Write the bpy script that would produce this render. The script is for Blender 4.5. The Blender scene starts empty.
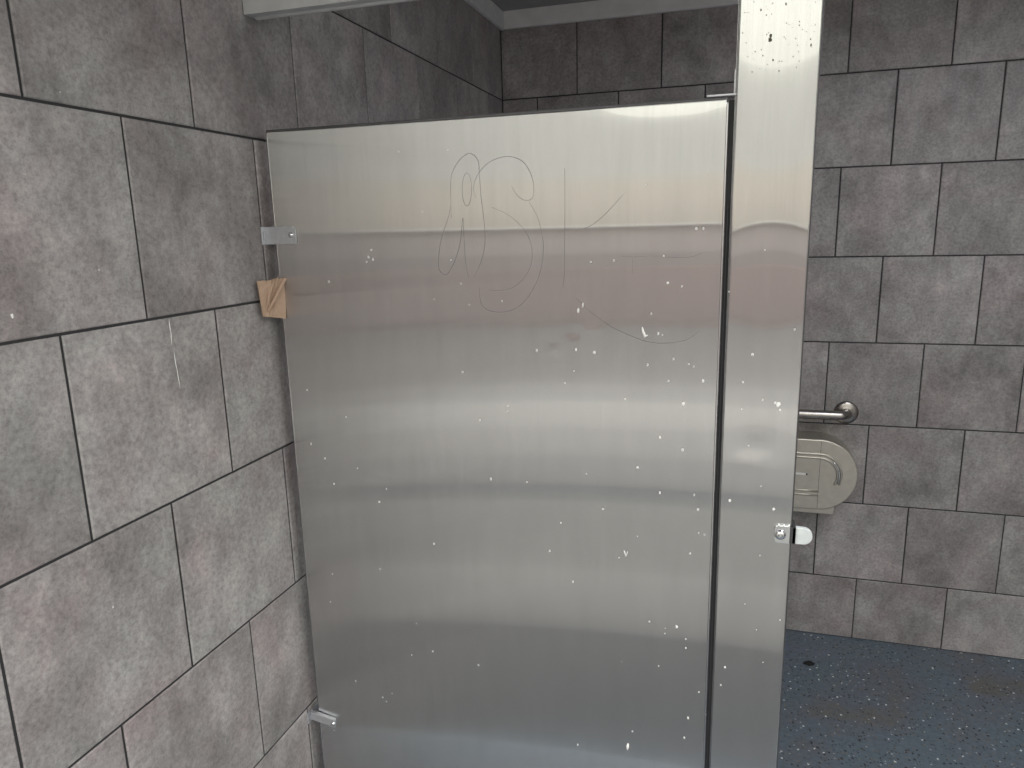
import bpy, bmesh, math, random
from mathutils import Vector, Matrix, noise as mnoise
random.seed(7)
S = bpy.context.scene
COL = S.collection
PI = math.pi

# ------------------------------------------------------------------ camera measurements
F = 722.11
CR = Vector((0.9568275, 0.2896409, -0.0242750))
CU = Vector((-0.0383561, 0.2086129, 0.9772459))
CF = Vector((-0.2881144, 0.9341246, -0.2107160))
CC = Vector((0.87833, -2.81324, 1.59716))
YF = -1.5758            # front face of partition panel and pilaster


def hit(u, v, ax, val):
    d = CF + CR * ((u - 512) / F) + CU * ((384 - v) / F)
    t = (val - CC[ax]) / d[ax]
    return CC + d * t


# ------------------------------------------------------------------ node helpers
def new_mat(name):
    m = bpy.data.materials.new(name)
    m.use_nodes = True
    nt = m.node_tree
    for n in list(nt.nodes):
        nt.nodes.remove(n)
    out = nt.nodes.new('ShaderNodeOutputMaterial')
    return m, nt, out


def N(nt, t, **kw):
    n = nt.nodes.new(t)
    for k, v in kw.items():
        if k in n.inputs.keys() if hasattr(n.inputs, 'keys') else False:
            n.inputs[k].default_value = v
        else:
            setattr(n, k, v)
    return n


def simple(name, col, rough=.5, metal=0., spec=.5, bump=0., bscale=200.):
    m, nt, out = new_mat(name)
    p = nt.nodes.new('ShaderNodeBsdfPrincipled')
    p.inputs['Base Color'].default_value = (*col, 1)
    p.inputs['Roughness'].default_value = rough
    p.inputs['Metallic'].default_value = metal
    p.inputs['Specular IOR Level'].default_value = spec
    tc = nt.nodes.new('ShaderNodeTexCoord')
    nz = nt.nodes.new('ShaderNodeTexNoise')
    nz.inputs['Scale'].default_value = bscale
    nt.links.new(tc.outputs['Object'], nz.inputs['Vector'])
    mx = nt.nodes.new('ShaderNodeMix'); mx.data_type = 'RGBA'
    mx.inputs['A'].default_value = (*[c * .86 for c in col], 1)
    mx.inputs['B'].default_value = (*[min(1, c * 1.12) for c in col], 1)
    nt.links.new(nz.outputs['Fac'], mx.inputs['Factor'])
    nt.links.new(mx.outputs['Result'], p.inputs['Base Color'])
    if bump:
        b = nt.nodes.new('ShaderNodeBump')
        b.inputs['Strength'].default_value = bump
        b.inputs['Distance'].default_value = .001
        nt.links.new(nz.outputs['Fac'], b.inputs['Height'])
        nt.links.new(b.outputs['Normal'], p.inputs['Normal'])
    nt.links.new(p.outputs['BSDF'], out.inputs['Surface'])
    return m


def ramp(nt, stops):
    r = nt.nodes.new('ShaderNodeValToRGB')
    e = r.color_ramp.elements
    while len(e) < len(stops):
        e.new(.5)
    for i, (p, c) in enumerate(stops):
        e[i].position = p
        e[i].color = (*c, 1) if len(c) == 3 else c
    return r


def tile_material():
    m, nt, out = new_mat('stone_look_porcelain')
    L = nt.links.new
    tc = nt.nodes.new('ShaderNodeTexCoord')
    at = nt.nodes.new('ShaderNodeAttribute'); at.attribute_name = 'tile_id'
    w = nt.nodes.new('ShaderNodeMath'); w.operation = 'MULTIPLY'; w.inputs[1].default_value = 61.
    L(at.outputs['Fac'], w.inputs[0])

    def noise(scale, detail, rough, dist=0., vec=None):
        n = nt.nodes.new('ShaderNodeTexNoise'); n.noise_dimensions = '4D'
        n.inputs['Scale'].default_value = scale
        n.inputs['Detail'].default_value = detail
        n.inputs['Roughness'].default_value = rough
        n.inputs['Distortion'].default_value = dist
        L(vec or tc.outputs['Object'], n.inputs['Vector']); L(w.outputs[0], n.inputs['W'])
        return n
    big = noise(6., 8., .60, .25)
    mp = nt.nodes.new('ShaderNodeMapping')
    mp.inputs['Rotation'].default_value = (.9, .9, .2)
    mp.inputs['Scale'].default_value = (1., 1., .6)
    L(tc.outputs['Object'], mp.inputs['Vector'])
    wisp = noise(17., 6., .62, .6, mp.outputs['Vector'])
    fine = noise(110., 7., .8)
    tint = noise(5., 4., .55, .5)
    fl = noise(420., 2., .6)
    # grey level
    r1 = ramp(nt, [(.32, (.212, .198, .196)), (.46, (.296, .280, .278)), (.58, (.352, .335, .333)), (.72, (.425, .406, .404))])
    L(big.outputs['Fac'], r1.inputs['Fac'])
    r2 = ramp(nt, [(.32, (.72, .72, .72)), (.68, (1.25, 1.25, 1.25))])
    L(wisp.outputs['Fac'], r2.inputs['Fac'])
    m1 = nt.nodes.new('ShaderNodeMix'); m1.data_type = 'RGBA'; m1.blend_type = 'MULTIPLY'; m1.inputs['Factor'].default_value = .8
    L(r1.outputs['Color'], m1.inputs['A']); L(r2.outputs['Color'], m1.inputs['B'])
    r3 = ramp(nt, [(.34, (.985, 1.012, .985)), (.50, (1., .995, .99)), (.66, (1.06, .972, .98))])
    L(tint.outputs['Fac'], r3.inputs['Fac'])
    m2 = nt.nodes.new('ShaderNodeMix'); m2.data_type = 'RGBA'; m2.blend_type = 'MULTIPLY'; m2.inputs['Factor'].default_value = 1.
    L(m1.outputs['Result'], m2.inputs['A']); L(r3.outputs['Color'], m2.inputs['B'])
    r4 = ramp(nt, [(.36, (.60, .60, .60)), (.50, (1., 1., 1.)), (.64, (1.32, 1.32, 1.32))])
    L(fine.outputs['Fac'], r4.inputs['Fac'])
    m3 = nt.nodes.new('ShaderNodeMix'); m3.data_type = 'RGBA'; m3.blend_type = 'MULTIPLY'; m3.inputs['Factor'].default_value = .85
    L(m2.outputs['Result'], m3.inputs['A']); L(r4.outputs['Color'], m3.inputs['B'])
    # tile-to-tile value
    tv = nt.nodes.new('ShaderNodeMapRange')
    tv.inputs['To Min'].default_value = .90; tv.inputs['To Max'].default_value = 1.10
    L(at.outputs['Fac'], tv.inputs['Value'])
    m4 = nt.nodes.new('ShaderNodeMix'); m4.data_type = 'RGBA'; m4.blend_type = 'MULTIPLY'; m4.inputs['Factor'].default_value = 1.
    L(m3.outputs['Result'], m4.inputs['A']); L(tv.outputs['Result'], m4.inputs['B'])
    p = nt.nodes.new('ShaderNodeBsdfPrincipled')
    L(m4.outputs['Result'], p.inputs['Base Color'])
    rr = nt.nodes.new('ShaderNodeMapRange')
    rr.inputs['To Min'].default_value = .40; rr.inputs['To Max'].default_value = .62
    L(big.outputs['Fac'], rr.inputs['Value']); L(rr.outputs['Result'], p.inputs['Roughness'])
    p.inputs['Specular IOR Level'].default_value = .5
    b = nt.nodes.new('ShaderNodeBump'); b.inputs['Strength'].default_value = .25; b.inputs['Distance'].default_value = .0006
    L(fl.outputs['Fac'], b.inputs['Height']); L(b.outputs['Normal'], p.inputs['Normal'])
    L(p.outputs['BSDF'], out.inputs['Surface'])
    return m


def floor_material():
    m, nt, out = new_mat('blue_grey_epoxy_with_flakes')
    L = nt.links.new
    tc = nt.nodes.new('ShaderNodeTexCoord')

    def noise(scale, detail=4., rough=.55, dist=0.):
        n = nt.nodes.new('ShaderNodeTexNoise')
        n.inputs['Scale'].default_value = scale; n.inputs['Detail'].default_value = detail
        n.inputs['Roughness'].default_value = rough; n.inputs['Distortion'].default_value = dist
        L(tc.outputs['Object'], n.inputs['Vector']); return n
    big = noise(2.6, 4., .6, .4)
    r = ramp(nt, [(.34, (.125, .125, .120)), (.45, (.118, .138, .168)), (.58, (.112, .150, .180)), (.70, (.135, .152, .200))])
    L(big.outputs['Fac'], r.inputs['Fac'])
    fine = noise(60., 5., .7)
    rf = ramp(nt, [(.3, (.72, .72, .72)), (.68, (1.28, 1.28, 1.28))])
    L(fine.outputs['Fac'], rf.inputs['Fac'])
    cur = nt.nodes.new('ShaderNodeMix'); cur.data_type = 'RGBA'; cur.blend_type = 'MULTIPLY'; cur.inputs['Factor'].default_value = .8
    L(r.outputs['Color'], cur.inputs['A']); L(rf.outputs['Color'], cur.inputs['B'])
    col = cur.outputs['Result']
    patch = noise(3.4, 2.)
    for scale, thr, keep, c, seed in ((70., .17, .92, (.42, .45, .46), 0.), (62., .22, .89, (.012, .012, .014), 5.3), (90., .22, .88, (.22, .17, .11), 9.1), (40., .12, .93, (.80, .82, .80), 3.7), (100., .25, .85, (.03, .035, .04), 7.7)):
        mp = nt.nodes.new('ShaderNodeMapping'); mp.inputs['Location'].default_value = (seed, seed * .7, 0)
        L(tc.outputs['Object'], mp.inputs['Vector'])
        # jitter edges so the flakes are irregular
        nj = noise(240., 1.)
        mj = nt.nodes.new('ShaderNodeMix'); mj.data_type = 'RGBA'; mj.blend_type = 'LINEAR_LIGHT'; mj.inputs['Factor'].default_value = .004
        L(mp.outputs['Vector'], mj.inputs['A']); L(nj.outputs['Color'], mj.inputs['B'])
        v = nt.nodes.new('ShaderNodeTexVoronoi'); v.voronoi_dimensions = '2D'
        v.inputs['Scale'].default_value = scale
        L(mj.outputs['Result'], v.inputs['Vector'])
        a = nt.nodes.new('ShaderNodeMath'); a.operation = 'LESS_THAN'; a.inputs[1].default_value = thr
        L(v.outputs['Distance'], a.inputs[0])
        sp = nt.nodes.new('ShaderNodeSeparateColor'); L(v.outputs['Color'], sp.inputs['Color'])
        g = nt.nodes.new('ShaderNodeMath'); g.operation = 'GREATER_THAN'; g.inputs[1].default_value = keep
        L(sp.outputs['Red'], g.inputs[0])
        mu = nt.nodes.new('ShaderNodeMath'); mu.operation = 'MULTIPLY'
        L(a.outputs[0], mu.inputs[0]); L(g.outputs[0], mu.inputs[1])
        mx = nt.nodes.new('ShaderNodeMix'); mx.data_type = 'RGBA'
        L(mu.outputs[0], mx.inputs['Factor']); L(col, mx.inputs['A']); mx.inputs['B'].default_value = (*c, 1)
        col = mx.outputs['Result']
    p = nt.nodes.new('ShaderNodeBsdfPrincipled')
    L(col, p.inputs['Base Color'])
    p.inputs['Roughness'].default_value = .42
    b = nt.nodes.new('ShaderNodeBump'); b.inputs['Strength'].default_value = .5; b.inputs['Distance'].default_value = .002
    L(fine.outputs['Fac'], b.inputs['Height']); L(b.outputs['Normal'], p.inputs['Normal'])
    L(p.outputs['BSDF'], out.inputs['Surface'])
    return m


def steel_material(name, tint=(.60, .60, .59), r=.135, an=.935, wide=.20):
    """brushed sheet: grain runs vertically, so reflections smear sideways"""
    m, nt, out = new_mat(name)
    L = nt.links.new
    tc = nt.nodes.new('ShaderNodeTexCoord')
    mp = nt.nodes.new('ShaderNodeMapping'); mp.inputs['Scale'].default_value = (1., 1., .02)
    L(tc.outputs['Object'], mp.inputs['Vector'])
    g = nt.nodes.new('ShaderNodeTexNoise'); g.inputs['Scale'].default_value = 420.; g.inputs['Detail'].default_value = 3.
    L(mp.outputs['Vector'], g.inputs['Vector'])
    mp2 = nt.nodes.new('ShaderNodeMapping'); mp2.inputs['Scale'].default_value = (1., 1., .12)
    L(tc.outputs['Object'], mp2.inputs['Vector'])
    g2 = nt.nodes.new('ShaderNodeTexNoise'); g2.inputs['Scale'].default_value = 60.; g2.inputs['Detail'].default_value = 5.
    L(mp2.outputs['Vector'], g2.inputs['Vector'])
    gr = ramp(nt, [(.3, tuple(c * .975 for c in tint)), (.7, tuple(min(1, c * 1.02) for c in tint))])
    L(g.outputs['Fac'], gr.inputs['Fac'])
    gr2 = ramp(nt, [(.3, (.97, .97, .97)), (.7, (1.03, 1.03, 1.03))])
    L(g2.outputs['Fac'], gr2.inputs['Fac'])
    mu = nt.nodes.new('ShaderNodeMix'); mu.data_type = 'RGBA'; mu.blend_type = 'MULTIPLY'; mu.inputs['Factor'].default_value = 1.
    L(gr.outputs['Color'], mu.inputs['A']); L(gr2.outputs['Color'], mu.inputs['B'])
    tn = nt.nodes.new('ShaderNodeTangent'); tn.direction_type = 'RADIAL'; tn.axis = 'Z'
    a = nt.nodes.new('ShaderNodeBsdfAnisotropic')
    a.inputs['Roughness'].default_value = r; a.inputs['Anisotropy'].default_value = AN_SIGN * an
    b = nt.nodes.new('ShaderNodeBsdfAnisotropic')
    b.inputs['Roughness'].default_value = .42; b.inputs['Anisotropy'].default_value = AN_SIGN * .55
    for k in (a, b):
        L(mu.outputs['Result'], k.inputs['Color']); L(tn.outputs['Tangent'], k.inputs['Tangent'])
    mx = nt.nodes.new('ShaderNodeMixShader'); mx.inputs[0].default_value = wide
    L(a.outputs[0], mx.inputs[1]); L(b.outputs[0], mx.inputs[2])
    L(mx.outputs[0], out.inputs['Surface'])
    return m


AN_SIGN = -1.

M = {}
M['tile'] = tile_material()
M['grout'] = simple('charcoal_grout', (.035, .034, .036), .85, bump=.6, bscale=500)
M['floor'] = floor_material()
M['steel'] = steel_material('brushed_stainless_sheet')
M['edge'] = simple('polished_steel_edge', (.62, .62, .63), .22, 1., bscale=80)
M['dark_edge'] = simple('dark_steel_seam', (.10, .10, .105), .45, .7, bscale=80)
M['gasket'] = simple('dark_rubber_seal', (.035, .035, .038), .6, 0., .3, bscale=60)
M['bracket'] = simple('dull_zinc_bracket', (.60, .61, .64), .46, .75, bump=.3, bscale=120)
M['chrome'] = simple('bright_chrome', (.82, .83, .84), .12, 1., bscale=40)
M['satin'] = simple('satin_stainless', (.36, .34, .32), .27, 1., bscale=90)
M['dispenser'] = simple('warm_satin_steel_cover', (.56, .53, .47), .42, .85, bump=.1, bscale=40)
M['rail'] = simple('light_grey_anodised_rail', (.60, .61, .61), .5, .25, bscale=30)
M['paint'] = simple('light_grey_ceiling_paint', (.34, .34, .345), .7, bscale=20)
M['trimpaint'] = simple('pale_grey_trim_paint', (.76, .765, .77), .6, bscale=20)
M['speck'] = simple('white_paint_fleck', (.90, .90, .87), .6, bscale=30)
M['grime'] = simple('dark_spatter', (.10, .085, .06), .6, bscale=30)
M['scratch'] = simple('grey_scratch', (.15, .14, .14), .6, bscale=30)
M['towel'] = simple('brown_kraft_paper', (.46, .325, .235), .85, bump=.6, bscale=180)
M['rubber'] = simple('pale_grey_bumper', (.72, .76, .76), .45, .2, bscale=60)
M['black'] = simple('black_plastic', (.012, .012, .013), .4, bscale=60)
M['dirt'] = simple('black_dirt', (.012, .012, .013), .8, bump=.5, bscale=300)
M['smudge'] = simple('pale_chalky_smudge', (.36, .35, .34), .8, bscale=200)


# ------------------------------------------------------------------ mesh helpers
def link(name, bm, mats, parent=None, loc=None):
    me = bpy.data.meshes.new(name)
    bmesh.ops.recalc_face_normals(bm, faces=bm.faces) if not getattr(bm, 'keepn', False) else None
    bm.to_mesh(me); bm.free()
    for m in (mats if isinstance(mats, (list, tuple)) else [mats]):
        me.materials.append(m)
    o = bpy.data.objects.new(name, me)
    COL.objects.link(o)
    if parent:
        o.parent = parent
        o.location = -Vector(parent_world(parent))
    if loc:
        o.location = loc
    return o


def parent_world(p):
    v = Vector(p.location)
    q = p.parent
    while q:
        v += Vector(q.location); q = q.parent
    return v


def empty(name, loc, label, cat, group=None):
    o = bpy.data.objects.new(name, None)
    COL.objects.link(o)
    o.location = loc; o.empty_display_size = .1
    o['label'] = label; o['category'] = cat
    if group: o['group'] = group
    return o


def add_box(bm, x0, x1, y0, y1, z0, z1, bev=0., seg=2, mi=0, mat=None):
    r = bmesh.ops.create_cube(bm, size=1.)
    vs = r['verts']
    for v in vs:
        v.co = Vector(((x0 + x1) / 2 + v.co.x * (x1 - x0), (y0 + y1) / 2 + v.co.y * (y1 - y0), (z0 + z1) / 2 + v.co.z * (z1 - z0)))
    fs = set(f for v in vs for f in v.link_faces)
    if bev:
        es = list(set(e for v in vs for e in v.link_edges))
        rb = bmesh.ops.bevel(bm, geom=es, offset=bev, segments=seg, profile=.5, affect='EDGES')
        fs = set(rb['faces']) | set(f for f in fs if f.is_valid)
        vs = list(set(v for f in fs for v in f.verts))
    for f in fs:
        f.material_index = mi
    if mat is not None:
        for v in vs: v.co = mat @ v.co
    return vs


def sweep(bm, pts, rad, seg=12, closed_ends=True, sx=1., up=None, mi=0):
    """tube along pts with radius (number or list)"""
    rings = []
    n = len(pts)
    pts = [Vector(p) for p in pts]
    prev = None
    for i, p in enumerate(pts):
        t = (pts[min(i + 1, n - 1)] - pts[max(i - 1, 0)]).normalized()
        if prev is None:
            a = up or (Vector((0, 0, 1)) if abs(t.z) < .9 else Vector((0, 1, 0)))
        else:
            a = prev
        b = t.cross(a).normalized(); a = b.cross(t).normalized(); prev = a
        r = rad[i] if isinstance(rad, (list, tuple)) else rad
        rings.append([bm.verts.new(p + (a * math.cos(2 * PI * k / seg) * sx + b * math.sin(2 * PI * k / seg)) * r) for k in range(seg)])
    for i in range(n - 1):
        for k in range(seg):
            f = bm.faces.new((rings[i][k], rings[i][(k + 1) % seg], rings[i + 1][(k + 1) % seg], rings[i + 1][k]))
            f.smooth = True; f.material_index = mi
    if closed_ends:
        bm.faces.new(rings[0][::-1]); bm.faces.new(rings[-1])


def lathe(bm, prof, origin, axis, seg=28, smooth=True, mi=0):
    """prof: list of (radius, height along axis)"""
    origin = Vector(origin); axis = Vector(axis).normalized()
    a = axis.orthogonal().normalized(); b = axis.cross(a)
    rings = []
    for r, h in prof:
        if r < 1e-6:
            rings.append([bm.verts.new(origin + axis * h)])
        else:
            rings.append([bm.verts.new(origin + axis * h + (a * math.cos(2 * PI * k / seg) + b * math.sin(2 * PI * k / seg)) * r) for k in range(seg)])
    for i in range(len(rings) - 1):
        A, B = rings[i], rings[i + 1]
        for k in range(seg):
            k2 = (k + 1) % seg
            if len(A) == 1 and len(B) == 1: continue
            if len(A) == 1: f = bm.faces.new((A[0], B[k2], B[k]))
            elif len(B) == 1: f = bm.faces.new((A[k], A[k2], B[0]))
            else: f = bm.faces.new((A[k], A[k2], B[k2], B[k]))
            f.smooth = smooth; f.material_index = mi


def prism(bm, outline, d0, d1, place, mi=0, bev=0.):
    """extrude 2-D outline (a,b) from depth d0 to d1; place(a,b,d)->Vector. bev: chamfer of the d1 face"""
    n = len(outline)
    cx = sum(p[0] for p in outline) / n; cy = sum(p[1] for p in outline) / n

    def inset(k):
        res = []
        for i in range(n):
            p0, p, p1 = Vector(outline[i - 1]), Vector(outline[i]), Vector(outline[(i + 1) % n])
            e0 = (p - p0).normalized(); e1 = (p1 - p).normalized()
            n0 = Vector((-e0.y, e0.x)); n1 = Vector((-e1.y, e1.x))
            nn = (n0 + n1)
            nn = nn / max(.3, nn.length_squared) * 2 if nn.length > 1e-6 else n0
            if nn.dot(Vector((cx, cy)) - p) < 0 and True:
                pass
            res.append(p + nn * k)
        return res
    area = sum(outline[i - 1][0] * outline[i][1] - outline[i][0] * outline[i - 1][1] for i in range(n))
    sgn = 1 if area > 0 else -1
    rings = [[bm.verts.new(place(a, b, d0)) for a, b in outline]]
    if bev:
        s = 1 if d1 > d0 else -1
        rings.append([bm.verts.new(place(a, b, d1 - s * bev)) for a, b in outline])
        rings.append([bm.verts.new(place(p.x, p.y, d1 - s * bev * .3)) for p in inset(sgn * bev * .3)])
        rings.append([bm.verts.new(place(p.x, p.y, d1)) for p in inset(sgn * bev)])
    else:
        rings.append([bm.verts.new(place(a, b, d1)) for a, b in outline])
    fs = []
    for A, B in zip(rings, rings[1:]):
        for i in range(n):
            fs.append(bm.faces.new((A[i], A[(i + 1) % n], B[(i + 1) % n], B[i])))
    fs.append(bm.faces.new(rings[0][::-1])); fs.append(bm.faces.new(rings[-1]))
    for f in fs: f.material_index = mi


# ------------------------------------------------------------------ setting
TH = .3048
Z1 = TH - .1766 * TH            # height of lowest full course line above floor


def tile_wall(name, u0, u1, joint0, tw, place, z_top, slab, parity):
    """tiles modelled one by one, set in a recessed grout bed. place(u,z,d) d>0 into the room"""
    bm = bmesh.new()
    lay = bm.faces.layers.float.new('tile_id')
    g = .0022; bevel = .0018; depth = .0032
    zs = [(0.0, Z1, 0)] + [(Z1 + k * TH, Z1 + (k + 1) * TH, k + 1) for k in range(9)]
    for z0, z1, row in zs:
        z1 = min(z1, z_top)
        if z0 >= z_top - .01: break
        off = joint0 + (.5 * tw if (row % 2) != parity else 0)
        k0 = math.floor((u0 - off) / tw) - 1
        k = k0
        while off + k * tw < u1:
            a = max(off + k * tw, u0); b = min(off + (k + 1) * tw, u1)
            k += 1
            if b - a < .012: continue
            a0 = a + g + random.uniform(-.0004, .0004); b0 = b - g + random.uniform(-.0004, .0004); c0, d0 = z0 + g, z1 - g
            h = random.uniform(-.0002, .0002)
            o_ = [bm.verts.new(place(x, z, -depth)) for x, z in ((a0, c0), (b0, c0), (b0, d0), (a0, d0))]
            m_ = [bm.verts.new(place(x, z, h - bevel * .8)) for x, z in ((a0, c0), (b0, c0), (b0, d0), (a0, d0))]
            i_ = [bm.verts.new(place(x, z, h)) for x, z in ((a0 + bevel, c0 + bevel), (b0 - bevel, c0 + bevel), (b0 - bevel, d0 - bevel), (a0 + bevel, d0 - bevel))]
            r = random.random()
            fs = [bm.faces.new(i_)]
            for j in range(4):
                fs.append(bm.faces.new((m_[j], m_[(j + 1) % 4], i_[(j + 1) % 4], i_[j])))
                fs.append(bm.faces.new((o_[j], o_[(j + 1) % 4], m_[(j + 1) % 4], m_[j])))
            for f in fs: f[lay] = r
    # grout bed and the wall body behind it
    P = [place(u, z, d) for u in (u0, u1) for z in (0, z_top) for d in (-depth * .75, -slab)]
    xs = [p.x for p in P]; ys = [p.y for p in P]; zz = [p.z for p in P]
    add_box(bm, min(xs), max(xs), min(ys), max(ys) + (.14 if max(ys) < .01 else 0), min(zz), max(zz), mi=1)
    o = link(name, bm, [M['tile'], M['grout']])
    o['kind'] = 'structure'
    return o


def struct(name, bm, mats):
    o = link(name, bm, mats); o['kind'] = 'structure'
    return o


ZC = 2.39        # ceiling height
YEND = -2.28     # front end of the room, open to outdoors
XR = 2.55
wl = tile_wall('wall_left', YEND, 0., -4.6793 * TH, 1.0306 * TH, lambda u, z, d: Vector((d, u, z)), ZC, .14, 0)
wb = tile_wall('wall_back', 0., XR, 4.506 * TH, 1.0130 * TH, lambda u, z, d: Vector((u, -d, z)), ZC, .14, 0)
wr = tile_wall('wall_right', YEND, 0., -4.6 * TH, 1.0223 * TH, lambda u, z, d: Vector((XR - d, u, z)), ZC, .14, 0)

bm = bmesh.new(); add_box(bm, -.14, XR + .14, YEND, .14, -.12, 0.)
struct('floor', bm, M['floor'])
bm = bmesh.new(); add_box(bm, -.14, XR + .14, YEND - .45, .14, ZC, ZC + .16)  # unseen front overhang added to block sky light from the upper left wall
struct('ceiling', bm, M['paint'])
bm = bmesh.new(); add_box(bm, 0.0005, .018, YEND, 0, 2.327, ZC, .003)
struct('trim_1', bm, M['trimpaint'])
bm = bmesh.new(); add_box(bm, .018, XR, -.018, -.0005, 2.327, ZC, .003)
struct('trim_2', bm, M['trimpaint'])

# marks on the tiles
def blob_on(bm, c, ax_u, ax_v, nrm, ru, rv, h, n=9, jag=.35, rng=random, mi=0):
    c = Vector(c)
    ring = []
    for k in range(n):
        a = 2 * PI * k / n; q = 1 + rng.uniform(-jag, jag)
        ring.append(bm.verts.new(c + ax_u * math.cos(a) * ru * q + ax_v * math.sin(a) * rv * q))
    top = bm.verts.new(c + nrm * h)
    for k in range(n):
        f = bm.faces.new((ring[k], ring[(k + 1) % n], top)); f.smooth = True; f.material_index = mi


X, Y_, Z = Vector((1, 0, 0)), Vector((0, 1, 0)), Vector((0, 0, 1))
bm = bmesh.new()
for u, v, ru, rv in ((978, 108, .005, .006), (974, 114, .006, .004), (981, 115, .003, .006), (860, 233, .002, .002), (845, 371, .002, .002)):
    p = hit(u, v, 1, -.0003)
    blob_on(bm, p, X, Z, -Y_, ru, rv, .0006, 9)
o = link('plaster_smudge', bm, M['smudge'], wb)
bm = bmesh.new()
for u, v, r in ((12, 316, .003), (99, 270, .0015), (113, 607, .0022), (60, 92, .0012), (190, 425, .0015)):
    p = hit(u, v, 0, .0003)
    blob_on(bm, p, Y_, Z, X, r * .6, r, .0006, 8)
for (u0, v0, u1, v1) in ((169, 319, 172, 345), (174, 352, 180, 388)):
    a = hit(u0, v0, 0, .0006); b = hit(u1, v1, 0, .0006)
    pts = [a.lerp(b, t / 6) + Vector((0, random.uniform(-.0006, .0006), 0)) for t in range(7)]
    sweep(bm, pts, [.0001, .0005, .0007, .0004, .0007, .0005, .0001], 6)
o = link('paint_scuff', bm, M['speck'], wl)


# ------------------------------------------------------------------ sheet-metal boxes with a slightly bowed face
def sheet_box(x0, x1, z0, z1, thick, warp, nx, nz, rim=.0018):
    bm = bmesh.new()
    g = []
    xs = [x0 + rim + (x1 - x0 - 2 * rim) * i / nx for i in range(nx + 1)]
    zs = [z0 + rim + (z1 - z0 - 2 * rim) * j / nz for j in range(nz + 1)]
    for j, z in enumerate(zs):
        g.append([bm.verts.new((x, YF - warp(x, z), z)) for x in xs])
    for j in range(nz):
        for i in range(nx):
            f = bm.faces.new((g[j][i], g[j][i + 1], g[j + 1][i + 1], g[j + 1][i])); f.smooth = True
    # rolled rim, then the sides and the back
    loop = [g[0][i] for i in range(nx + 1)] + [g[j][nx] for j in range(1, nz + 1)] + [g[nz][i] for i in range(nx - 1, -1, -1)] + [g[j][0] for j in range(nz - 1, 0, -1)]
    cx, cz = (x0 + x1) / 2, (z0 + z1) / 2

    def out(v, k, dy):
        x = v.co.x; z = v.co.z
        if abs(x - xs[0]) < 1e-6: x -= k
        if abs(x - xs[-1]) < 1e-6: x += k
        if abs(z - zs[0]) < 1e-6: z -= k
        if abs(z - zs[-1]) < 1e-6: z += k
        return bm.verts.new((x, dy, z))
    prev = [bm.verts.new(v.co) for v in loop]
    base = list(loop)
    for k, dy in ((rim * .55, YF + rim * .25), (rim * .92, YF + rim * .75), (rim, YF + rim * 1.4), (rim, YF + thick)):
        cur = [out(v, k, dy) for v in base]
        n = len(cur)
        for i in range(n):
            f = bm.faces.new((prev[i], prev[(i + 1) % n], cur[(i + 1) % n], cur[i])); f.smooth = dy < YF + thick * .5
        prev = cur
    bm.faces.new(prev)
    return bm


def gauss(x, z, cx, cz, sx, sz, a):
    return a * math.exp(-((x - cx) / sx) ** 2 - ((z - cz) / sz) ** 2)


def sstep(a, b, t):
    t = max(0., min(1., (t - a) / (b - a))); return t * t * (3 - 2 * t)


PX0, PX1, PZ0, PZ1 = .0225, .8580, .30, 1.7852


def dent_px(u, v):
    p = hit(u, v, 1, YF); return p.x, p.z


DENTS = [(*dent_px(549, 341), .010, .009, -.00022), (*dent_px(556, 351), .010, .009, .00028), (*dent_px(577, 334), .014, .008, -.00022), (*dent_px(590, 331), .012, .008, .00028), (*dent_px(572, 341), .012, .008, .00028),
         (*dent_px(552, 357), .010, .006, -.00030)]


def warp_panel(x, z):
    w = 0.
    # top edge rolls back a little towards the right corner
    k = sstep(.58, .76, x) * (1 - .35 * sstep(.80, .86, x))
    t = max(0., z - (PZ1 - .045)) / .045
    w -= .00095 * k * t * t
    # lazy oil-canning of the sheet
    w += .00055 * mnoise.noise(Vector((x * 1.6, 3.1, z * 1.1)))
    w += .00014 * mnoise.noise(Vector((x * 2.2, 7.7, z * 4.5)))
    # sheet rolls in at left and right edges
    w -= .0012 * (max(0., .05 - (x - PX0)) / .05) ** 2
    w -= .0003 * (max(0., .018 - (PX1 - x)) / .018) ** 2
    for cx, cz, sx, sz, a in DENTS:
        w += gauss(x, z, cx, cz, sx, sz, a)
    return w


panel = empty('toilet_partition_panel', (PX0, YF, 0), 'wide brushed stainless steel partition panel with scratched graffiti, bracketed to the left tiled wall', 'partition panel')
# seam molding around the panel edge, just behind the face sheet
bm = bmesh.new()
e = .0022
add_box(bm, PX0 - e, PX1 + .0004, YF + .004, YF + .020, PZ1 - .001, PZ1 + .0046, .0006)
add_box(bm, PX0, PX1, YF + .0010, YF + .0040, PZ1 - .0010, PZ1 + .0024, .0006, mi=1)
add_box(bm, PX0 - .0012, PX0 + .0010, YF + .0010, YF + .0040, PZ0, PZ1 + .0010, .0006, mi=1)
add_box(bm, PX0 - e, PX0 + .001, YF + .004, YF + .020, PZ0, PZ1 + e, .0006)
link('edge_molding', bm, [M['dark_edge'], M['edge']], panel)
bm = bmesh.new()
add_box(bm, PX1 - .0004, PX1 + .0022, YF + .0035, YF + .012, PZ0, PZ1 - .004, .0008)
o = link('edge_strip', bm, M['edge'], panel)
o['label'] = 'bright folded steel strip on the right edge'


# cap bracket from panel top to pilaster
bm = bmesh.new()
add_box(bm, .827, .8712, YF - .0015, YF + .026, PZ1 + .0047, PZ1 + .0082, .0008)
add_box(bm, .8672, .8712, YF + .004, YF + .026, PZ1 + .0040, PZ1 + .044, .0008)
br = link('top_bracket', bm, M['bracket'], panel)


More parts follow.
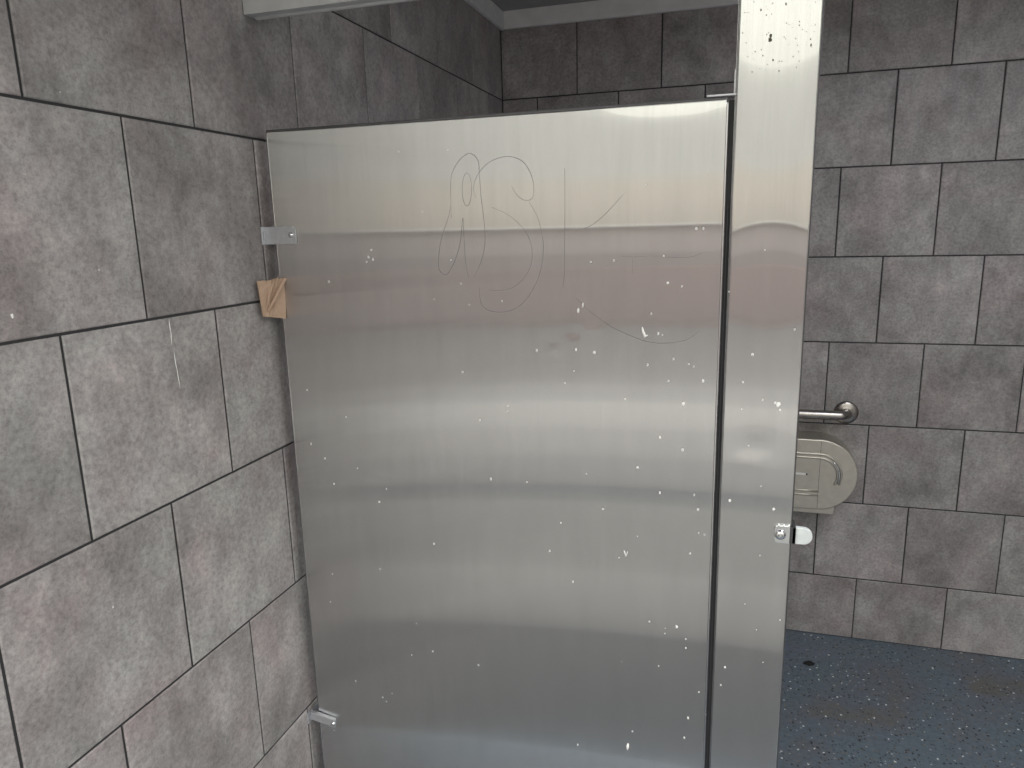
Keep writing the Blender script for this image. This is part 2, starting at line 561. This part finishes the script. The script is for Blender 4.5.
def screw(parent, c, r=.0045, mat='chrome', name='screw'):
    bm = bmesh.new()
    lathe(bm, [(r * 1.25, 0), (r * 1.25, .0006), (r, .0010), (r * .95, .0020), (r * .7, .0032), (r * .35, .0037), (0, .0038)], c, (0, -1, 0), 24)
    # two-hole security slot
    for s in (-1, 1):
        lathe(bm, [(r * .14, .0030), (r * .14, .0042), (0, .0042)], Vector(c) + Vector((s * r * .38, 0, 0)), (0, -1, 0), 8, mi=1)
    return link(name, bm, [M[mat], M['black']], parent)


def wall_bracket(z0, z1, ear, screw_at, tilt=0., lip=False):
    zc = (z0 + z1) / 2
    R = Matrix.Translation((.03, YF, zc)) @ Matrix.Rotation(tilt, 4, 'Y') @ Matrix.Translation((-.03, -YF, -zc))
    bm = bmesh.new()
    # front ear over the panel face (clipped outer corners)
    c = .006
    out = [(.0035, z0), (ear - c * .3, z0), (ear, z0 + c), (ear, z1 - c), (ear - c, z1), (.0035, z1)]
    prism(bm, out, -.0010, -.0034, lambda a, b, d: R @ Vector((a, YF + d, b)), bev=.0007)
    # wall flange standing against the tiles, bent towards the room, with its slot
    add_box(bm, .0006, .0034, YF - .014, YF + .001, z0, z1, .0007)
    add_box(bm, .0034, .0042, YF - .011, YF - .007, zc - .008, zc + .008, .0003, mi=1)
    # rear ear
    add_box(bm, .0006, ear - .008, YF + .0264, YF + .0290, z0, z1, .0006)
    add_box(bm, .0006, .0034, YF, YF + .028, z0, z1, .0006)
    if lip:
        vs = add_box(bm, .006, ear, YF - .0105, YF - .0010, z1 - .0030, z1, .0007, mat=R)
    o = link('wall_bracket', bm, [M['bracket'], M['black']], panel)
    screw(o, R @ Vector((screw_at[0], YF - .0034, screw_at[1])))
    return o


wall_bracket(1.5776, 1.6114, .071, (.0600, 1.5950))
wall_bracket(.5200, .5450, .0665, (.0600, .5285), math.radians(9), True)

# scratched drawing (follows the sheet)
SCR = [
    [(100, 250), (98, 140), (105, 100), (130, 60), (160, 43), (185, 65), (190, 110), (195, 180), (205, 260), (208, 330), (195, 390), (175, 435)],
    [(155, 440), (145, 380), (140, 300), (137, 250), (128, 330), (110, 390), (85, 430), (62, 415), (60, 370), (70, 310), (90, 250), (98, 210)],
    [(150 + 15 * math.sin(t * PI / 7), 158 - 53 * math.cos(t * PI / 7)) for t in range(15)],
    [(178, 185), (172, 155), (180, 120), (210, 80), (250, 58), (290, 53), (330, 70), (355, 110), (364, 150), (360, 185), (335, 193), (310, 175), (292, 145)],
    [(350, 200), (375, 245), (390, 300), (395, 350), (385, 420), (360, 480), (320, 530), (270, 550), (220, 545), (195, 520), (190, 470)],
    [(230, 215), (290, 245), (335, 290), (357, 340), (355, 400), (330, 445), (290, 475), (240, 482), (220, 478)],
    [(463, 90), (464, 200), (463, 300), (462, 420), (457, 472)],
    [(525, 285), (560, 265), (600, 230), (650, 175)],
    [(500, 505), (540, 545), (600, 590), (660, 620), (720, 643), (780, 650), (850, 640), (895, 610)],
    [(645, 372), (780, 375), (860, 375), (905, 360)],
    [(680, 375), (680, 430)],
]
SW = [.00050, .00052, .00044, .00046, .00040, .00034, .00042, .00042, .00046, .00028, .00025]


def catmull(P, n=6):
    P = [Vector((*p, 0)) for p in P]
    P = [P[0] * 2 - P[1]] + P + [P[-1] * 2 - P[-2]]
    out = []
    for i in range(1, len(P) - 2):
        for k in range(n):
            t = k / n
            out.append(.5 * ((2 * P[i]) + (-P[i - 1] + P[i + 1]) * t + (2 * P[i - 1] - 5 * P[i] + 4 * P[i + 1] - P[i + 2]) * t * t + (-P[i - 1] + 3 * P[i] - 3 * P[i + 1] + P[i + 2]) * t ** 3))
    out.append(P[-2]); return out


bm = bmesh.new()
for poly, wd in zip(SCR, SW):
    pts = []
    for p in catmull(poly):
        q = hit(420 + p.x / 3.2, 140 + p.y / 3.2, 1, YF)
        pts.append(Vector((q.x, YF - warp_panel(q.x, q.z) - .00005, q.z)))
    n = len(pts)
    sweep(bm, pts, [wd * (.35 + .65 * math.sin(PI * min(1, max(.06, i / (n - 1)))) ** .4) * random.uniform(.6, 1.2) for i in range(n)], 5, up=Vector((0, 1, 0)), sx=.3)
o = link('scratched_drawing', bm, M['scratch'], panel)
o['label'] = 'looping dark scratches forming rounded letters'

SPK = [(447.5,150,.7),(371.3,250,.8),(368.5,257,1.1),(373,259.4,1),(366.6,261.8,.8),(329,281.7,1.1),(461,283.6,.8),(451,260,.6),(696.4,228.7,1.1),(703.4,228.7,.8),(708.6,170.9,.5),
(591,262,.7),(614,260.5,1),(663.6,255.9,1),(667.8,283,1.2),(681.9,286.3,.9),(651.4,313.7,.8),(658.2,333.4,1),(662.4,334.8,.6),(536.8,350,1),(576,349.4,1.1),
(594.4,352.4,1.5),(647.6,364.8,1),(673.4,359,.8),(688.9,364,.8),(693.6,366.5,.8),(668.7,381,.8),(703.4,380.8,1.5),(683.5,403.7,1.5),(625,399,.8),(565,383,.8),(502,301,.6),
(660,437.3,1.4),(682.8,450,1.1),(637.6,467.3,1.2),(659.8,492.9,1.3),(694.3,495.2,.9),(698,509.5,1),(603,509,1),(704.6,534.8,.8),(698.7,533,.7),(690.3,553.6,.9),(549.7,551.2,.8),
(572.9,581.7,1.1),(561,523,.7),(527,482,.7),(432.9,651.4,1),(355.8,681,.9),(382.7,697.3,.8),(478.6,665,.8),(330.5,602,.6),(411.8,655,.6),(649.5,621.6,1),(676.7,626.6,1.4),(685.8,639,.9),
(685.8,648,.9),(665,633.6,.6),(658.7,666,.7),(688.2,717.7,1.2),(684.4,737.6,1.1),(632.4,731.3,.9),(577.8,744.7,.8),(699,692,.8),(307,390,1),(462.5,372,.9),(311,444,1),(325,458.4,.9),
(334,483.8,.9),(379.4,502,1.1),(491,479,1.2),(480,420,.8),(508,406,.9),(550,550.6,.8),(346,417,.8),(357.5,468.4,.6),(434,543.8,.8),(386.6,489,.7),(380,569,.7),(332.5,574,.6)]
PSPK = [(752.7,354.2,1.3),(742.8,382,.8),(762.6,399.8,.7),(778.4,404.5,2.0),(780,410,1.),(775,403,1.),(794.6,329.5,.9),(729.8,500.6,1.2),(773.7,509.2,1.3),(725,667.3,1),(720.8,685,.8),(729,291.7,.7),(765,250,.5),(780,620,.6),(745,604,.6)]


def specks(bm, lst, warp, extra, box, mi, size=(.3, .6)):
    L_ = [(*p, 1) for p in lst]
    for _ in range(extra):
        L_.append((random.uniform(box[0], box[1]), random.uniform(box[2], box[3]), random.uniform(*size), 0))
    for u, v, s, _k in L_:
        q = hit(u, v, 1, YF)
        r = s * .0018
        blob_on(bm, (q.x, YF - warp(q.x, q.z) - .00004, q.z), X, Z, -Y_, r * random.uniform(.7, 1), r * random.uniform(.9, 1.5), r * .3, 8, .3, mi=mi)


bm = sheet_box(PX0, PX1, PZ0, PZ1, .0254, warp_panel, 120, 190)
specks(bm, SPK, warp_panel, 16, (330, 700, 150, 760), 1)


def stroke(bm, pts_px, rad, warp):
    pts = []
    for u, v in pts_px:
        q = hit(u, v, 1, YF); pts.append(Vector((q.x, YF - warp(q.x, q.z) - .0001, q.z)))
    sweep(bm, pts, rad, 6, up=Vector((0, 1, 0)), sx=.35, mi=1)


stroke(bm, [(642.3, 327), (643, 331), (645, 336.5), (648, 335)], [.0008, .0020, .0026, .0009], warp_panel)
stroke(bm, [(624, 550.5), (626.2, 556), (627.6, 551.5)], [.0007, .0021, .0008], warp_panel)
stroke(bm, [(583, 302.8), (582.8, 305.5), (582.6, 307.5)], [.0007, .0016, .0009], warp_panel)
stroke(bm, [(578.5, 308), (578.2, 310.5), (578.2, 313)], [.0010, .0024, .0012], warp_panel)
stroke(bm, [(628.2, 743.2), (627.7, 746.5), (627.5, 749.6)], [.0012, .0028, .0014], warp_panel)
link('panel_sheet', bm, [M['steel'], M['speck']], panel)

# ------------------------------------------------------------------ pilaster
QX0, QX1, QZ0, QZ1 = .8716, .9884, 0.006, 1.985


def warp_pil(x, z):
    c = (QX0 + QX1) / 2; hx = (x - c) / (QX1 - c)
    w = .0
    # sheet cupped towards its long edges near the top
    w += .0022 * hx * hx * sstep(1.62, 1.90, z) * 1.0
    w += .0007 * hx * hx * math.exp(-((z - 1.50) / .10) ** 2)
    w -= .0005 * max(0., abs(hx) - .86) / .14
    w += .0002 * mnoise.noise(Vector((x * 4, 1.3, z * 2.0)))
    dx, dz = dent_px(757, 446)
    w -= gauss(x, z, dx, dz, .036, .022, .0007)
    dx, dz = dent_px(745, 462)
    w += gauss(x, z, dx, dz, .026, .011, .00030)
    return w


pil = empty('partition_pilaster', (.93, YF + .016, 0), 'tall narrow brushed stainless steel pilaster between the wide panel and the stall opening', 'pilaster')
bm = bmesh.new()
add_box(bm, QX1 - .0006, QX1 + .0022, YF + .004, YF + .0225, .10, QZ1 - .002, .0006)
link('edge_molding', bm, M['dark_edge'], pil)
bm = bmesh.new()
add_box(bm, PX1 + .0030, QX0 - .0004, YF + .010, YF + .024, PZ0, PZ1, .0008)
add_box(bm, PX1 + .0062, PX1 + .0076, YF + .0062, YF + .011, PZ0, PZ1 - .16, .0004, mi=1)
add_box(bm, QX0 - .0022, QX0 - .0002, YF + .0016, YF + .010, PZ0, QZ1 - .01, .0005, mi=2)
o = link('seal_strip', bm, [M['gasket'], M['dark_edge'], M['edge']], pil)
o['label'] = 'dark seal strip filling the gap beside the wide panel'
# floor shoe
bm = bmesh.new()
add_box(bm, QX0 - .003, QX1 + .003, YF - .004, YF + .036, 0.0005, .0765, .0015)
link('floor_shoe', bm, M['satin'], pil)
bm = sheet_box(QX0, QX1, QZ0, QZ1, .0318, warp_pil, 40, 260)
specks(bm, PSPK, warp_pil, 6, (740, 770, 280, 740), 1)
specks(bm, [(770, 40, 1.7), (771, 36, 1.3), (761, 10, .9), (786, 4, .8), (773, 60, .8), (752, 72, .5), (811, 45, .9), (779, 71, .7)], warp_pil, 70, (742, 816, 0, 70), 2, (.18, .52))
link('pilaster_sheet', bm, [M['steel'], M['speck'], M['grime']], pil)

# latch keeper
kx0, kx1, kz0, kz1 = .9622, .9866, 1.0580, 1.0900
bm = bmesh.new()
r = .0055
ol = []
for (cx, cz, a0) in ((kx0 + r, kz1 - r, 90), (kx0 + r, kz0 + r, 180)):
    for k in range(6):
        a = math.radians(a0 + k * 18)
        ol.append((cx + r * math.cos(a), cz + r * math.sin(a)))
ol += [(kx1, kz0), (kx1, kz1)]
prism(bm, ol, -.0006, -.0036, lambda a, b, d: Vector((a, YF + d, b)), bev=.0009)
# web wrapping round the pilaster edge
for k in range(3):
    lathe(bm, [(.0026, 0), (.0024, .0016), (.0012, .0026), (0, .0028)], (kx0 + .006 + k * .008, YF - .0012, kz1 - .0006), (0, -.35, 1), 10)
keeper = link('latch_keeper', bm, M['chrome'], pil)
screw(keeper, (.9716, YF - .0036, 1.0735), .0072)
# dark channel and rounded stop tongue
bm = bmesh.new()
add_box(bm, kx1 - .0006, kx1 + .0095, YF - .0026, YF - .0003, kz0 + .0005, kz1 - .002, .0006)
add_box(bm, kx0 + .004, kx1 + .0095, YF + .0325, YF + .0350, kz0 + .0005, kz1 - .002, .0006)
add_box(bm, QX1 + .0024, kx1 + .0095, YF - .0026, YF + .034, kz0 + .0005, kz1 - .002, .0006)
o = link('keeper_channel', bm, M['dark_edge'], keeper)
bm = bmesh.new()
tx0, tx1, tz = kx1 + .0090, 1.0235, 1.0715
rr_ = .0150
ol = [(tx0, tz - rr_)]
for k in range(15):
    a = math.radians(-90 + k * 180 / 14)
    ol.append((tx1 - rr_ * .98 + rr_ * .98 * math.cos(a), tz + rr_ * math.sin(a)))
ol.append((tx0, tz + rr_))
prism(bm, ol, .010, .0015, lambda a, b, d: Vector((a, YF + d, b)), bev=.0014)
o = link('stop_tongue', bm, M['rubber'], keeper)
o['label'] = 'pale rounded stop tongue'

# ------------------------------------------------------------------ headrail
hr = empty('headrail', (0, YF, 1.985), 'light grey metal headrail running overhead from the left wall above the wide panel', 'headrail')
bm = bmesh.new()
prof = [(YF - .004, 1.9910), (YF - .004, 2.026), (YF + .004, 2.038), (YF + .028, 2.038), (YF + .036, 2.026), (YF + .036, 1.9910), (YF + .030, 1.9910), (YF + .028, 1.9945), (YF + .004, 1.9945), (YF + .002, 1.9910)]
prism(bm, prof, .003, XR - .003, lambda a, b, d: Vector((d, a, b)))
link('rail_profile', bm, M['rail'], hr)
bm = bmesh.new()
add_box(bm, .0006, .0030, YF - .003, YF + .035, 1.992, 2.036, .0006)
link('end_bracket', bm, M['bracket'], hr)

# ------------------------------------------------------------------ brown paper stuffed beside the panel
pw = empty('paper_towel', (.012, YF - .03, 1.43), 'crumpled brown paper towel wedged between the wide panel and left tiled wall', 'paper towel')
A = Vector((.004, 0, 0)); A.y = YF - .072
B = Vector((PX0 + .004, YF - .010, 0))
dirv = (B - A); dirv.z = 0
pn = Vector((dirv.y, -dirv.x, 0)).normalized()
if pn.y > 0: pn = -pn


def on_paper(u, v, d=0.):
    """point on the paper's own upright plane as measured in the photograph"""
    ray = CF + CR * ((u - 512) / F) + CU * ((384 - v) / F)
    t = (A - CC).dot(pn) / ray.dot(pn)
    return CC + ray * t + pn * d


c00, c10, c11, c01 = (263, 316.5), (285.5, 318.5), (285, 279.5), (257, 281)
bm = bmesh.new()
NU, NV = 26, 34


def paper_pt(s, t, side):
    u = (c00[0] * (1 - s) + c10[0] * s) * (1 - t) + (c01[0] * (1 - s) + c11[0] * s) * t
    v = (c00[1] * (1 - s) + c10[1] * s) * (1 - t) + (c01[1] * (1 - s) + c11[1] * s) * t
    # torn, pleated upper edge
    v += t ** 6 * (.45 * math.sin(s * 23) - 2.2 * math.exp(-((s - .62) / .09) ** 2) - 2.0 * math.exp(-((s - .9) / .08) ** 2))
    d = .0016 * mnoise.noise(Vector((s * 3.5, t * 3.5, 1.7))) + .0008 * mnoise.noise(Vector((s * 9, t * 9, 4.)))
    for (s0, s1, a, wdt) in ((.46, .20, .0050, .06), (.93, .30, .0060, .07), (.66, .30, -.0040, .05)):
        cc = s0 * t + s1 * (1 - t)
        d += a * max(0., 1 - abs(s - cc) / wdt) * min(1, t * 3)
    d *= min(1, 12 * s * (1 - s) + .2)
    return on_paper(u, v, d + (.0016 if side else -.0016))


for side in (1, 0):
    g = [[bm.verts.new(paper_pt(i / NU, j / NV, side)) for i in range(NU + 1)] for j in range(NV + 1)]
    for j in range(NV):
        for i in range(NU):
            bm.faces.new((g[j][i], g[j][i + 1], g[j + 1][i + 1], g[j + 1][i]))
    if side: g1 = g
g0 = g
def rimloop(g): return [g[0][i] for i in range(NU + 1)] + [g[j][NU] for j in range(1, NV + 1)] + [g[NV][i] for i in range(NU - 1, -1, -1)] + [g[j][0] for j in range(NV - 1, 0, -1)]
a_, b_ = rimloop(g1), rimloop(g0)
for i in range(len(a_)):
    bm.faces.new((a_[i], a_[(i + 1) % len(a_)], b_[(i + 1) % len(b_)], b_[i]))
link('folded_sheet', bm, M['towel'], pw)
bm = bmesh.new()
for pts, rad in (([(283.5, 278.5), (279, 287), (274, 297), (268.5, 307), (265.5, 311)], [.0034, .0040, .0032, .0024, .0008]),
                 ([(272, 281.5), (269, 289), (267, 298), (265, 309)], [.0030, .0026, .0022, .0008]),
                 ([(276.5, 276.5), (275, 281), (273, 287)], [.0012, .0018, .0010])):
    P = [on_paper(u, v, .0058) for u, v in pts]
    sweep(bm, P, rad, 7, up=pn, sx=.75)
for v in bm.verts:
    v.co += pn * .0008 * mnoise.noise(v.co * 260)
for f in bm.faces: f.smooth = False
link('rolled_pleats', bm, M['towel'], pw)

# ------------------------------------------------------------------ grab bar on the back wall
gb = empty('grab_bar', (1.29, 0, .903), 'satin stainless grab bar ending above the toilet roll dispenser on the back wall', 'grab bar')
gz = .906
bm = bmesh.new()
yo = -.054; xr = 1.292; xl = .42; rb = .030
pts = []
for k in range(9):
    a = k / 8 * PI / 2
    pts.append(Vector((xl + rb - rb * math.sin(PI / 2 - 0) * math.cos(a) if False else xl + rb * (1 - math.cos(a)) , yo + rb * (1 - math.sin(a)), gz)))
left = [Vector((xl, -.004, gz))] + pts
right = [Vector((2 * (xl + xr) / 2 - p.x, p.y, p.z)) for p in left][::-1]
sweep(bm, left + right, .0170, 24)
bar = link('bar', bm, M['satin'], gb)
for x in (xl, xr):
    bm = bmesh.new()
    lathe(bm, [(0, -.001), (.0425, -.001), (.0430, .002), (.0415, .0055), (.037, .0085), (.029, .0105), (.0215, .0115), (.0180, .0130), (.0172, .013)], (x, -.0005, gz), (0, -1, 0), 36)
    link('wall_flange', bm, M['satin'], gb)

# ------------------------------------------------------------------ jumbo toilet roll dispenser
dd = .108
dz0 = .5600; dz1 = .8270; dxr = 1.332
R_ = (dz1 - dz0) / 2
dxl = dxr - .535
disp = empty('toilet_roll_dispenser', ((dxl + dxr) / 2, -.0, dz0), 'round-ended stainless jumbo toilet roll dispenser on the back wall below the grab bar', 'toilet roll dispenser')


def stadium(x0, x1, z0, z1, n=20, flatbottom=True, k=0.):
    x0 += k; x1 -= k; z0 += k; z1 -= k
    R = (z1 - z0) / 2; zc = (z0 + z1) / 2
    o = []
    for i in range(n + 1):
        a = math.radians(-90 + 180 * i / n); o.append((x1 - R + R * math.cos(a), zc + R * math.sin(a)))
    for i in range(n + 1):
        a = math.radians(90 + 180 * i / n); o.append((x0 + R + R * math.cos(a), zc + R * math.sin(a)))
    return o


PL = lambda a, b, d: Vector((a, -d, b))
bm = bmesh.new()
prism(bm, stadium(dxl, dxr, dz0, dz1, 28), .0002, dd, PL, bev=.004)
cover = link('cover', bm, M['dispenser'], disp)
bm = bmesh.new()
prism(bm, [(dxl + .07, dz0 - .019), (dxr - .074, dz0 - .019), (dxr - .069, dz0 - .013), (dxr - .069, dz0 + .03), (dxl + .07, dz0 + .03)], .0002, dd - .012, PL, bev=.002)
link('bottom_tray', bm, M['dispenser'], disp)
# pressed ribs on the cover
zc = (dz0 + dz1) / 2; xc = dxr - R_
bm = bmesh.new()
for Rr, aend in ((.079, -24), (.065, -30)):
    pts = [Vector((xc - .20 + .02 * i, -dd - .0002, zc + Rr)) for i in range(0, 10)]
    for k in range(22):
        a = math.radians(90 + (aend - 90) * k / 21)
        pts.append(Vector((xc + Rr * math.cos(a), -dd - .0002, zc + Rr * math.sin(a))))
    sweep(bm, pts, .0042, 8, up=Vector((0, -1, 0)), sx=.9)
for k in range(2):
    z = zc - .062 - k * .0155
    sweep(bm, [Vector((xc - .20, -dd, z)), Vector((xc - .05, -dd, z)), Vector((xc + .006, -dd, z))], .0040, 8, up=Vector((0, -1, 0)), sx=.9)
link('pressed_ribs', bm, M['dispenser'], disp)
bm = bmesh.new()
for off in (0.,):
    pts = []
    for k in range(10):
        a = math.radians(48 - 72 * k / 9)
        pts.append(Vector((xc + .072 * math.cos(a), -dd - .0010, zc + .072 * math.sin(a))))
    sweep(bm, pts, [.001] + [.0026] * 8 + [.001], 8, up=Vector((0, -1, 0)), sx=.5)
o = link('viewing_slot', bm, M['chrome'], disp)
bm = bmesh.new()
add_box(bm, xc - .075, xc - .038, -dd - .0012, -dd + .001, zc - .003, zc + .004, .0004)
o = link('lock_slot', bm, M['speck'], disp)
bm = bmesh.new()
lathe(bm, [(.0034, -.001), (.0034, .0018), (.002, .0024), (0, .0025)], (xc - .038, -dd, zc + .0005), (0, -1, 0), 16)
link('lock', bm, M['black'], o)
bm = bmesh.new()
add_box(bm, xc + .0040, xc + .0052, -dd - .0006, -dd + .001, dz0 + .006, dz1 - .006)
link('cover_seam', bm, M['dark_edge'], disp)

# ------------------------------------------------------------------ speck of dirt on the floor
p = hit(808.5, 664, 2, 0)
bm = bmesh.new()
bmesh.ops.create_icosphere(bm, subdivisions=3, radius=1.)
for v in bm.verts:
    n_ = 1 + .55 * mnoise.noise(v.co * 1.7 + Vector((3, 1, 2)))
    v.co = Vector((v.co.x * .017 * n_ + p.x, v.co.y * .013 * n_ + p.y, max(0., v.co.z * .006 * n_ + .003)))
    v.co.x += .006 * max(0, v.co.y - p.y) / .013
o = link('dirt_clump', bm, M['dirt'])
o['label'] = 'small black clump of dirt on the blue-grey floor by the back wall'; o['category'] = 'dirt'

# ------------------------------------------------------------------ outdoors in front of the open side (seen mirrored in the steel)
def outdoor(name, x0, x1, y0, y1, z0, z1, col, rough=.8):
    bm = bmesh.new(); add_box(bm, x0, x1, y0, y1, z0, z1)
    return struct(name, bm, simple(name + '_surface', col, rough, bump=.3, bscale=40))


outdoor('threshold_apron', -6, 9, -2.98, YEND, -.12, -.002, (.066, .066, .068))
outdoor('walkway', -9, 12, -3.5, -2.98, -.12, -.004, (.160, .156, .148))
outdoor('paved_walk', -9, 12, -4.38, -3.5, -.12, -.004, (.113, .112, .106))
outdoor('drain_channel', -9, 12, -4.66, -4.38, -.12, -.006, (.044, .047, .053))
outdoor('paved_path', -9, 12, -5.23, -4.66, -.12, -.004, (.138, .134, .128))
outdoor('light_path', -9, 12, -5.95, -5.23, -.12, -.003, (.185, .179, .168))
outdoor('light_concrete_strip', -9, 12, -6.83, -5.95, -.12, -.003, (.238, .232, .218))
outdoor('gravel_verge', -40, 40, -7.6, -6.83, -.12, -.004, (.148, .143, .136))
outdoor('asphalt_ground', -40, 40, -60, -7.6, -.12, -.005, (.100, .094, .090))
outdoor('low_wall', -18, 22, -12.9, -12.6, 0, 1.15, (.27, .24, .24))
outdoor('low_wall_band', -18, 22, -12.88, -12.62, 1.15, 1.588, (.36, .32, .315))
outdoor('wall_coping', -18, 22, -12.95, -12.55, 1.588, 1.615, (.80, .79, .77))
outdoor('brick_planter', .9, 2.3, -12.55, -11.9, 0., .95, (.42, .19, .155))
outdoor('opposite_building', -20, 24, -18, -14, 2.5, 4.12, (.53, .525, .505))
outdoor('cream_plinth', -20, 24, -18, -13.98, 0, 2.5, (.56, .515, .46))

# fill lamp added out of view on the ceiling to brighten the back wall
cl = empty('added_fill_light', (1.75, -1.55, ZC), 'flat white rectangular fill light, added unseen on the ceiling over the open stall', 'fill light')
bm = bmesh.new()
for a in ((1.43, 1.45, -2.17, -.93), (2.05, 2.07, -2.17, -.93), (1.45, 2.05, -2.17, -2.15), (1.45, 2.05, -.95, -.93)):
    add_box(bm, *a, ZC - .03, ZC - .0005, .002)
link('frame', bm, M['rail'], cl)
ml, lnt, lout = new_mat('fill_diffuser')
em = lnt.nodes.new('ShaderNodeEmission'); em.inputs['Color'].default_value = (.94, .96, 1., 1); em.inputs['Strength'].default_value = 5.
lnt.links.new(em.outputs[0], lout.inputs['Surface'])
bm = bmesh.new(); add_box(bm, 1.452, 2.048, -2.148, -.952, ZC - .022, ZC - .012)
link('diffuser', bm, ml, cl)

# ------------------------------------------------------------------ sky
W = bpy.data.worlds.new('overcast_sky'); S.world = W
W.use_nodes = True
nt = W.node_tree
for n in list(nt.nodes): nt.nodes.remove(n)
wo = nt.nodes.new('ShaderNodeOutputWorld'); bg = nt.nodes.new('ShaderNodeBackground')
tc = nt.nodes.new('ShaderNodeTexCoord'); sp = nt.nodes.new('ShaderNodeSeparateXYZ')
nt.links.new(tc.outputs['Generated'], sp.inputs['Vector'])
mr = nt.nodes.new('ShaderNodeMapRange'); mr.inputs['From Min'].default_value = 0.; mr.inputs['From Max'].default_value = 1.
mr.inputs['To Min'].default_value = .72; mr.inputs['To Max'].default_value = 3.7
pw_ = nt.nodes.new('ShaderNodeMath'); pw_.operation = 'POWER'; pw_.inputs[1].default_value = 1.25; pw_.use_clamp = True
nt.links.new(sp.outputs['Z'], pw_.inputs[0])
nt.links.new(pw_.outputs[0], mr.inputs['Value'])
hz = ramp(nt, [(.0, (1., .99, .86)), (.30, (1., .995, .90)), (.55, (.99, .985, .975)), (1., (.985, .985, .985))])
nt.links.new(sp.outputs['Z'], hz.inputs['Fac']); nt.links.new(hz.outputs['Color'], bg.inputs['Color'])
nt.links.new(mr.outputs['Result'], bg.inputs['Strength'])
nt.links.new(bg.outputs[0], wo.inputs['Surface'])

# ------------------------------------------------------------------ camera and view
cd = bpy.data.cameras.new('camera'); cam = bpy.data.objects.new('camera', cd); COL.objects.link(cam)
cd.sensor_fit = 'HORIZONTAL'; cd.sensor_width = 36.; cd.lens = F / 1024 * 36.; cd.clip_start = .02; cd.clip_end = 200
mw = Matrix(((CR.x, CU.x, -CF.x, CC.x), (CR.y, CU.y, -CF.y, CC.y), (CR.z, CU.z, -CF.z, CC.z), (0, 0, 0, 1)))
cam.matrix_world = mw
S.camera = cam
S.view_settings.view_transform = 'Standard'; S.view_settings.look = 'None'
S.view_settings.gamma = 1.; S.view_settings.use_curve_mapping = False
S.view_settings.exposure = .68
S.cycles.use_denoising = True
S.cycles.max_bounces = 8
